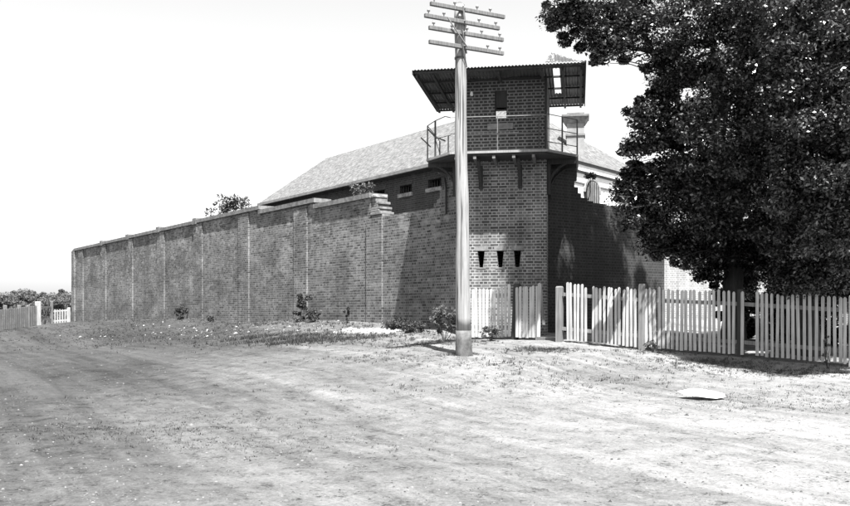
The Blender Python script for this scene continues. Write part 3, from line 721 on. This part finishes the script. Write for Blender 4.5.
def big_tree(loc, label, forks, clumps, nl, seed, size=.075, tr=.26):
    rng = np.random.default_rng(seed); rg = random.Random(seed)
    t_ = thing('shade_tree', loc, label, 'tree')
    m = MB(); base = Vector(loc); nodes = []
    fk = Vector(loc)+Vector((.05, 0, 2.0))
    m.tube([base-Vector((0,0,.3)), base+Vector((0,0,.05)), base+Vector((.02,0,.6)), base+Vector((0,.03,1.4)), fk], [tr*1.6, tr*1.35, tr*1.05, tr*.95, tr*.9], 12)
    for i, (q, r) in enumerate(forks):
        nodes += limb(m, fk-Vector((0,0,.1)), q, tr*.62, r, .12, 10, seed+i)
    for i, (c, r) in enumerate(clumps):
        c = Vector(c); k = min(nodes[2:], key=lambda a: (a-c).length + (2 if a.z > c.z+.3 else 0))
        limb(m, k, c, .06 if r > .25 else .018, .02 if r > .25 else .007, .1, 5, seed*7+i)
        for j in range(4):
            d = Vector((rg.gauss(0, 1), rg.gauss(0, 1), rg.gauss(0, .5))).normalized()
            limb(m, c, c+d*r*.8, .018, .005, .05, 3, seed*31+i*5+j)
    m.build('trunk', 'bark', t_, smooth=True)
    C = []; Rd = []
    for (c, r) in clumps:
        ns = int(12*r**2)+(6 if r > .25 else 2)
        d = rng.normal(size=(ns, 3)); d /= np.linalg.norm(d, axis=1)[:, None]
        cc = np.array(c)+d*np.array([r, r, r*.88])*rng.uniform(.25, 1.0, ns)[:, None]
        C.append(cc); rr_ = rng.uniform(.22, .42, ns) if r > .25 else rng.uniform(.09, .16, ns); Rd.append(np.stack([rr_*1.1, rr_*1.1, rr_*rng.uniform(.45, 1.1, ns)], 1))
    C = np.concatenate(C); Rd = np.concatenate(Rd)
    V, F = leaves(nl, C, Rd, size, rng, .9)
    fastmesh('crown', V, F, 'leaf', t_)
    return t_
def PY(px, py, Y): return tuple(P(px, py, Y))
# --- big tree: clumps of its crown (centre, radius)
rg = random.Random(5)
cl = []
for (px, py, Y, r) in [
    # high branch reaching left over the tower
    (562, 12, 20.5, .36), (585, 22, 20.5, .6), (578, -15, 20.2, .7), (612, 28, 21, .7), (612, 45, 20.8, .35), (640, 30, 20.5, .75), (640, -10, 21, 1.0), (600, -35, 21.5, 1.0), (668, 50, 21, .7), (590, -50, 22, .8),
    (690, 20, 20, 1.0), (690, 75, 21, .7), (720, 50, 20, 1.0), (672, 85, 22, .5), (665, -50, 22, 1.2), (720, -40, 21, 1.3), (620,-80,22,1.2), (620,-95,20.5,1.0), (632,-55,20.6,.8), (617,-132,20.6,.9), (622,-165,20.6,1.0), (660,-130,20.8,1.2), (680,-110,22,1.3), (735,-110,22,1.4), (700,-165,22,1.3), (760,-170,22,1.4), (650,-185,22.3,1.1),  # clumps above the view are added to shade tower face and return wall
    # middle left edge
    (660, 108, 21, .45), (648, 118, 20.5, .3), (685, 115, 21, .7), (670, 140, 21, .6), (645, 150, 20.8, .42), (690, 155, 20.2, .8), (665, 172, 21, .6),
    (640, 178, 21.2, .42), (628, 192, 21, .32), (655, 200, 21, .6), (640, 212, 21.2, .42), (690, 195, 20.5, .9), (668, 225, 21, .5), (655, 240, 21.6, .4), (690, 232, 21.5, .45), (715, 220, 20.5, .7),
    (725, 100, 19.5, 1.0), (730, 150, 19.5, 1.0), (735, 190, 20, .9), (760, 60, 19, 1.1), (765, 120, 18.6, 1.0), (770, 175, 18.8, 1.0), (745, 5, 19, 1.2),
    (735, 240, 22.5, .45), (716,262,23.2,.4), (690,252,21.8,.35), (672,246,21.8,.35), (706,250,22,.4), (758,240,22,.6), (775,245,22,.6), (740,275,23.6,.5), (710,268,23,.3), (704,280,23,.22), (718,284,23,.25), (760,232,23.5,.7), (720,205,23.5,.8), (690,205,23,.6), (722,248,22.8,.5), (745,256,23,.5), (712,240,22.6,.5), (760, 215, 20, .7), (705, 130, 23.5, .6), (740, 120, 24, 1.4), (750, 180, 24, 1.2), (780, 60, 24, 1.5), (715, 185, 24, .9), (690,175,23.5,.7),
]: cl.append((PY(px, py, Y), r))
for (px, py) in [(548,6),(552,24),(566,38),(580,48),(596,56),(606,63),(601,56),(627,62),(643,70),(655,82),(650,92),(640,100),(634,112),(636,124),(650,132),(632,142),(628,152),(640,162),(650,168),(626,174),(618,186),(616,200),(626,208),(632,222),(644,232),(650,252),(660,256),(676,260),(688,266),(560,14),(572,30)]:
    cl.append((PY(px+rg.uniform(-3,3), py, 20.6+rg.uniform(-.5,.6)), rg.uniform(.10, .2)))      # loose sprays at the ragged edge
tb = P(733, 330, 23.0); tb.z = gz(tb.x, tb.y)
forks = [(PY(712, 60, 22), .09), (PY(700, -30, 22), .07), (PY(745, 10, 22.5), .08), (PY(640, 10, 21), .05), (PY(680, 150, 21.5), .05), (PY(765, 110, 20.5), .06), (PY(765, 190, 22.5), .05)]
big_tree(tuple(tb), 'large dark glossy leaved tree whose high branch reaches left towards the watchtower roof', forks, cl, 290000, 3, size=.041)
cl = []
for (px, py, Y, r) in [
    (790, 20, 17.5, 1.1), (830, 50, 17, 1.1), (800, 90, 17, 1.0), (845, 110, 16.5, 1.0), (805, 140, 16.8, .9), (840, 165, 16.5, .9), (795, 190, 17.2, .8), (825, 215, 17, .8), (860, 205, 17, 1.0), (870, 60, 17, 1.3), (880, 150, 17, 1.3),
    (790, 235, 19, .5), (822, 255, 19, .55), (850, 250, 18, .6), (800, 60, 20.5, 1.4), (840, 0, 19, 1.6), (850, 90, 20.5, 1.5), (830, 160, 20.5, 1.4), (790, 160, 21, 1.2), (800, 215, 21.5, .8), (850, 210, 20.5, 1.1), (900, -20, 19, 1.8), (930, 100, 19, 1.8), (920, 200, 19, 1.5),
    (780, -60, 20, 1.6), (850, -80, 20, 1.7), (775, 262, 22, .3), (795, 270, 22, .6), (820, 282, 22.5, .6), (800,245,19,.7), (835,262,19.5,.7), (865,255,20.2,.8), (800,275,21.5,.55), (790,284,19.5,.4), (812,280,19,.45), (835,284,20,.45), (852,284,20.2,.45), (775,262,20.5,.25), (845,285,21,.6), (850, 278, 21, .7), (740, 262, 23.5, .35),
]: cl.append((PY(px, py, Y), r))
tb = P(806, 330, 20.6); tb.z = gz(tb.x, tb.y)
forks = [(PY(800, 60, 18.5), .09), (PY(850, 80, 18.5), .08), (PY(790, -30, 19.5), .08), (PY(840, 180, 17.8), .05), (PY(880, 40, 18.5), .07)]
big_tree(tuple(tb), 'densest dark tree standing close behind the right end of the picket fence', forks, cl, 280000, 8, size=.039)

def plant(loc, label, h, w, nl, mat='leaf2', size=.05, seed=1, name='shrub', cat='shrub', group=None, flat=.8, stems=6, conical=False, tops=False):
    rng = np.random.default_rng(seed); rg = random.Random(seed)
    t_ = thing(name, loc, label, cat, group); m = MB(); tips = []
    for i in range(stems):
        a = rg.uniform(0, 6.28); k = rg.uniform(.3, 1); q = Vector(loc)+Vector((math.cos(a)*w*k, math.sin(a)*w*k*.7, h*rg.uniform(.85, 1) if tops else h*rg.uniform(.5, .95)))
        limb(m, Vector(loc)-Vector((0,0,.05)), q, max(.006, h*.012), .003, .1, 4, seed+i); tips.append(q)
    m.build('stem', 'bark', t_)
    C = []; Rd = []
    for q in tips: C.append(tuple(q)); r = w*.38; Rd.append((r, r, r*flat))
    for i in range(0 if tops else stems*3):
        z = rg.uniform(.08, 1); ww_ = w*((1-z)*.9+.1 if conical else math.sqrt(max(.05, 1-(2*z-1)**2)))
        a = rg.uniform(0, 6.28); k = rg.uniform(.3, .9); C.append((loc[0]+math.cos(a)*ww_*k, loc[1]+math.sin(a)*ww_*k, loc[2]+z*h*.93)); r = w*rg.uniform(.16, .3); Rd.append((r, r, r*flat))
    V, F = leaves(nl, np.array(C), np.array(Rd), size, rng, .4)
    fastmesh('foliage', V, F, mat, t_); return t_
def gl(px, Y, d=0): X = (px-425)/900*Y; return (X, Y, gz(X, Y)+d)
plant(gl(444, 23.2), 'bushy grey leaved shrub growing against the telegraph pole foot', .95, .42, 1500, seed=2, size=.04)
plant(gl(490, 23.0), 'small low weed bush below the pickets left of the gate', .4, .28, 500, seed=3, size=.035, name='weed_bush')
plant(gl(300, 33.0), 'dark conical seedling at the foot of the long wall, tallest of the wall foot plants', 1.05, .42, 1300, 'leaf4', seed=4, conical=True, size=.045)
plant(gl(313, 32.2), 'low dark bush just right of the tall conical seedling', .4, .3, 400, 'leaf4', seed=5, size=.045, name='weed_bush')
plant(gl(348, 30.2), 'slim dark seedling at the wall foot between two pilasters', .6, .14, 300, 'leaf4', seed=6, conical=True, size=.04, stems=3)
plant(gl(181, 43.5), 'dark bush at the wall foot, farthest left of those in view', .7, .32, 400, 'leaf4', seed=7, size=.06)
plant(gl(210, 40.5), 'tiny dark tuft at the foot of the long wall', .3, .2, 150, 'leaf4', seed=8, size=.05, name='weed_bush')
plant(gl(396, 27.0), 'low dark weed clump in the shadow at the near end of the long wall', .3, .5, 700, 'leaf4', seed=9, size=.04, name='weed_bush')
plant(gl(415, 26.0), 'dark weeds in the tower shadow beside the grey leaved shrub', .3, .45, 600, 'leaf4', seed=19, size=.04, name='weed_bush')
plant(gl(652, 20.6), 'small pale weed at the foot of the round grey fence post', .22, .22, 250, seed=10, size=.03, name='weed_bush')
plant(gl(828, 18.4), 'tall thin weed growing through the last pickets on the right', .7, .12, 120, seed=12, size=.025, name='weed_bush', stems=4)
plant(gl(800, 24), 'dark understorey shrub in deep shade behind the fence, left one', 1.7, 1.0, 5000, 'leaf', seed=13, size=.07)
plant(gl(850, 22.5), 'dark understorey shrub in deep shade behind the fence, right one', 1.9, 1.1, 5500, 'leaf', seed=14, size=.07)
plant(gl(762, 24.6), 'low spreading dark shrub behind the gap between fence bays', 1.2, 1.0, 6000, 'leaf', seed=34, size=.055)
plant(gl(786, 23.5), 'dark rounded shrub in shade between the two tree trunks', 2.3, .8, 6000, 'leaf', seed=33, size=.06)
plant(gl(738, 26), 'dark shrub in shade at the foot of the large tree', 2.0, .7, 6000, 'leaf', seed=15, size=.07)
# weeds on wall tops
def wtop(F, a, z): q = F(a, .25, z); return tuple(q)
plant(wtop(LW, 5.45, 5.6), 'leafy weed sprouting on the near broken end of the wall coping', .42, .3, 260, 'leaf2', seed=16, size=.05, name='wall_weed', cat='weed')
plant(wtop(LW, 6.1, 5.6), 'second leafy weed on the coping, just left of the broken end', .45, .3, 260, 'leaf2', seed=17, size=.05, name='wall_weed', cat='weed')
plant(wtop(LW, 19.6, 6.02), 'sparse twiggy weed standing on the far part of the wall coping', .55, .3, 60, 'leaf4', seed=18, size=.06, name='wall_weed', cat='weed')
plant(wtop(LW, 18.6, 6.02), 'slightly taller twiggy weed next to the sparse one on the coping', .7, .3, 80, 'leaf4', seed=22, size=.06, name='wall_weed', cat='weed')
plant(wtop(RW, 1.75, 4.86), 'leafy sprig on the broken wall top in front of the arched window', .85, .3, 160, 'leaf4', seed=20, size=.05, name='wall_weed', cat='weed', stems=5, tops=True)
# treetop behind the wall
tt = P(233, 300, 52); tt.z = 1.1
plant(tuple(tt), 'small round tree whose top shows over the long wall', 7.0, .8, 1, 'leaf4', seed=23, size=.1, name='small_tree', cat='tree', stems=4)
o = [x for x in col.objects if x.name.startswith('small_tree')][0]
rng = np.random.default_rng(30)
C = np.array([[tt.x+rng.uniform(-.75,.75), tt.y+rng.uniform(-.6,.6), 7.95+rng.uniform(-.5,.25)] for _ in range(26)])
V, F = leaves(1100, C, np.full((26, 3), .28), .075, rng); fastmesh('crown', V, F, 'leaf4', o)
for ch_ in list(o.children):
    if ch_.name.startswith('foliage'): bpy.data.objects.remove(ch_)

# ------------------------------------------------------------------ far trees on the left
rg = random.Random(77)
protos = []
def far_tree(seed, h, w):
    rng = np.random.default_rng(seed); r2 = random.Random(seed)
    t_ = thing('gum_tree', (0, 0, 0), 'x', 'tree'); m = MB()
    m.tube([(0,0,-.3), (0,0,h*.3), (w*.05,0,h*.6), (0,0,h*.85)], [h*.028, h*.022, h*.015, h*.005], 7)
    C = []; Rd = []
    for i in range(16):
        z = r2.uniform(.35, .95)*h; k = w*.5*math.sin(math.pi*(z/h-.2)/.85)
        a = r2.uniform(0, 6.28); c = Vector((math.cos(a)*k*r2.uniform(.3, 1), math.sin(a)*k*r2.uniform(.3, 1), z)); limb(m, (0,0,z*.75), c, h*.008, h*.002, .1, 4, i)
        C.append(tuple(c)); r = w*r2.uniform(.12, .22); Rd.append((r, r, r*.7))
    m.build('trunk', 'bark', t_); V, F = leaves(2600, np.array(C), np.array(Rd), .16, rng); fastmesh('crown', V, F, 'leaf3', t_); return t_
protos = [far_tree(101, 6.5, 4.5), far_tree(102, 6, 5), far_tree(103, 7.5, 3.5)]
spots = [(-2, 100, 6.2, 0), (8, 96, 5.6, 1), (15, 108, 6.6, 2), (24, 98, 6.3, 1), (33, 104, 6.9, 0), (41, 100, 6.0, 2), (49, 96, 5.4, 1), (57, 108, 6.4, 0), (64, 104, 6.7, 2), (70, 98, 5.5, 1), (-14, 95, 6.5, 1), (20, 90, 4.4, 0), (45, 88, 4.3, 1)]
lab = ['gum tree at the left edge of the far tree line', 'low broad gum behind the paling fence', 'narrow gum rising over its neighbours far left', 'round gum behind the middle of the paling fence', 'broad gum tallest of the far tree line', 'slim gum behind the fence post by the far gate', 'low gum over the open fence panel', 'gum tree behind the strutted gate post', 'lone slender gum poking above the line next to the wall end', 'gum tree half hidden by the far end of the brick wall', 'gum tree out at the far left', 'short gum in front of the far tree line by the palings', 'short gum in front of the far tree line by the gate']
for i, (px, Y, h, k) in enumerate(spots):
    s_ = protos[k]; hh = [6.5, 6, 7.5][k]
    if i < 3 and False: pass
    used = s_.get('used', 0)
    if not used: r_ = s_; s_['used'] = 1
    else:
        r_ = s_.copy(); col.objects.link(r_)
        for ch_ in list(s_.children): c = ch_.copy(); col.objects.link(c); c.parent = r_
    X = (px-425)/900*Y; r_.location = (X, Y, gz(X, Y)-.1); r_.rotation_euler = (0, 0, rg.uniform(0, 6)); sc_ = h/hh*.58; r_.scale = (sc_*1.15, sc_*1.15, sc_)
    r_['label'] = lab[i]; r_['group'] = 'gum trees beyond the far paling fence'
for s_ in col.objects:
    if 'used' in s_: del s_['used']
rng = np.random.default_rng(55)
n = 170; C = np.stack([rng.uniform(-95, -48, n), rng.uniform(118, 135, n), rng.uniform(.5, 2.0, n)], 1)
V, F = leaves(26000, C, np.full((n, 3), 1.9)*np.array([1.2, 1, .8]), .22, rng); tag(fastmesh('far_wood', V, F, 'leaf3', None), 'hazy low wood on the horizon at far left', 'wood', kind='stuff')

# ------------------------------------------------------------------ ground cover
rng = np.random.default_rng(99)
def scatter(n, f):
    out = []
    while len(out) < n:
        px = rng.uniform(0, 860); py = rng.uniform(318, 420); 
        r = f()
        out.append(r)
    return out
pts = []
def along(n, p, q, w, dens=1):
    p = np.array(p); q = np.array(q); t_ = rng.random(n); c = p+(q-p)*t_[:, None]; return c + rng.normal(size=(n, 2))*w
pts.append(along(1500, (-.6, 27.3), (-23, 60.5), .5))          # wall foot
pts.append(along(1700, (-2, 25.5), (-18, 47), 1.6))            # bank
pts.append(along(700, (-14, 46), (-32, 56), 2.0))
for (px, py, Y, n_, w) in ((302, 349, 26.0, 700, .30), (285, 345, 27.5, 420, .5), (258, 341, 29.0, 420, .45), (345, 352, 25.5, 260, .5), (430, 348, 22.8, 300, .5), (545, 356, 20.6, 260, .25), (325, 350, 27, 120, .5), (375, 352, 25.5, 150, .6), (400, 356, 24, 150, .8), (430, 352, 22, 160, .6), (462, 352, 19.6, 140, .22), (500, 372, 18.5, 200, .6),
                         (545, 358, 20.3, 220, .4), (395, 374, 19.5, 100, .5), (360, 374, 20.5, 100, .6), (560, 375, 17, 160, .7), (760, 400, 14.3, 300, .9), (820, 408, 13.6, 260, .7), (735, 398, 14.8, 120, .4), (650, 352, 20.4, 120, .4), (720, 365, 18.6, 400, .9), (800, 372, 17.8, 500, .8), (600, 385, 16, 120, 1.2), (840,400,15,200,1), (130, 340, 37, 300, 2.5), (60, 335, 44, 300, 3), (150,440,11.5,420,.9),(110,432,12,260,.5),(200,420,13,300,.8),(80,400,15,150,1.5),(250,455,10.6,200,.8),(420,400,15.5,120,1),(700, 362, 19.3, 300, .5), (380, 345, 26.5, 160, .9)):
    X = (px-425)/900*Y; pts.append(rng.normal(size=(n_, 2))*np.array([w*1.4, w*.6])+np.array([X, Y]))
G = np.concatenate(pts)
keep = []
for (x, y) in G:
    s = (x-LW.o.x)*(-.816)+(y-LW.o.y)*(-.578)
    keep.append(y > 7 and (s > 0.14 or x > .9))
G = G[np.array(keep)]; Z = gz_arr(G[:,0], G[:,1]); 
V = []; F = []; k = 0
for (x, y), z in zip(G, Z):
    z += bumpz(x, y)-.01
    H = rng.uniform(.03, .12)*(1 if y < 24 else 1.35)*(.38 if y < 15.5 else (.95 if 25 < y < 30 and x < -2.2 else .7))
    nb = 7
    for _ in range(nb):
        a = rng.uniform(0, 6.28); r = rng.uniform(0, .06); l = rng.uniform(.2, .9)*H; w = rng.uniform(.004, .009)*(1 if y < 24 else 1.6)
        bx, by = x+math.cos(a)*r, y+math.sin(a)*r; h = H*rng.uniform(.5, 1)
        c, s = math.cos(a+1.57)*w, math.sin(a+1.57)*w
        V += [(bx-c, by-s, z), (bx+c, by+s, z), (bx+math.cos(a)*l, by+math.sin(a)*l, z+h)]; F.append((k, k+1, k+2)); k += 3
tag(fastmesh('grass', np.array(V), np.array(F), 'grass'), 'sparse dry grass and weeds along the road verge and wall foot', 'grass', kind='stuff')
# stones
def stones(name, P2, sizes, mat, label):
    base = np.array([(1,0,0),(.3,.95,0),(-.8,.6,0),(-.8,-.6,0),(.3,-.95,0),(.25,.2,.75),(-.3,-.15,.7)]); fc = np.array([(0,1,5),(1,2,5),(2,6,5),(2,3,6),(3,4,6),(4,5,6),(4,0,5)])
    n = len(P2); V = np.zeros((n, 7, 3)); Z = gz_arr(P2[:,0], P2[:,1])
    for i in range(n):
        a = rng.uniform(0, 6.28); ca, sa = math.cos(a), math.sin(a); b = base*(1+rng.normal(size=(7, 3))*.15)*sizes[i]*np.array([1, rng.uniform(.6, 1), rng.uniform(.5, .9)])
        x = b[:,0]*ca-b[:,1]*sa; y = b[:,0]*sa+b[:,1]*ca
        V[i,:,0] = P2[i,0]+x; V[i,:,1] = P2[i,1]+y; V[i,:,2] = Z[i]+bumpz(*P2[i])+b[:,2]-sizes[i]*.12
    F = (fc[None]+(np.arange(n)*7)[:,None,None]).reshape(-1, 3)
    return tag(fastmesh(name, V.reshape(-1, 3), F, mat), label, 'stones', kind='stuff')
n = 16000; yy = 6.5+rng.random(n)**1.3*24; xx = rng.uniform(-.53, .53, n)*yy
stones('gravel', np.stack([xx, yy], 1), rng.gamma(1.6, .0042, n)+.003, 'pebble', 'loose gravel stones scattered over the dusty road')
n = 700; A = along(n, (-2.5, 27.6), (-.9, 26.6), .22)
B = along(160, (-2, 27), (-16, 45), 1.3)
S = np.concatenate([A, B]); stones('rubble', S, np.r_[rng.gamma(2, .022, n)+.015, rng.gamma(2, .014, 160)+.012], 'rubble', 'pale broken brick and mortar rubble heaped at the wall foot')
# pale scrap sheet lying on the verge
c = P(703, 397, 14.6); zz = gz(c.x, c.y)
m = MB(); ol = [(-.36,.10),(-.30,.02),(-.12,-.07),(0,-.11),(.16,-.10),(.34,-.04),(.36,.03),(.24,.09),(.05,.13),(-.15,.13)]
h_ = lambda a: .02+.03*math.exp(-((a+.05)/.2)**2)
n = len(ol); vs = [(c.x+a, c.y+b*1.9, zz+h_(a)+.05+b*.4-.012) for a, b in ol]+[(c.x+a, c.y+b*1.9, zz+h_(a)+.05+b*.4) for a, b in ol]
m.add(vs, [tuple(range(n)), tuple(range(n, 2*n))]+[(i, (i+1) % n, (i+1) % n+n, i+n) for i in range(n)])
tag(m.build('scrap_sheet', 'board', None, org=(c.x, c.y, zz)), 'white curled sheet of scrap lying on the ground in front of the fence', 'sheet')
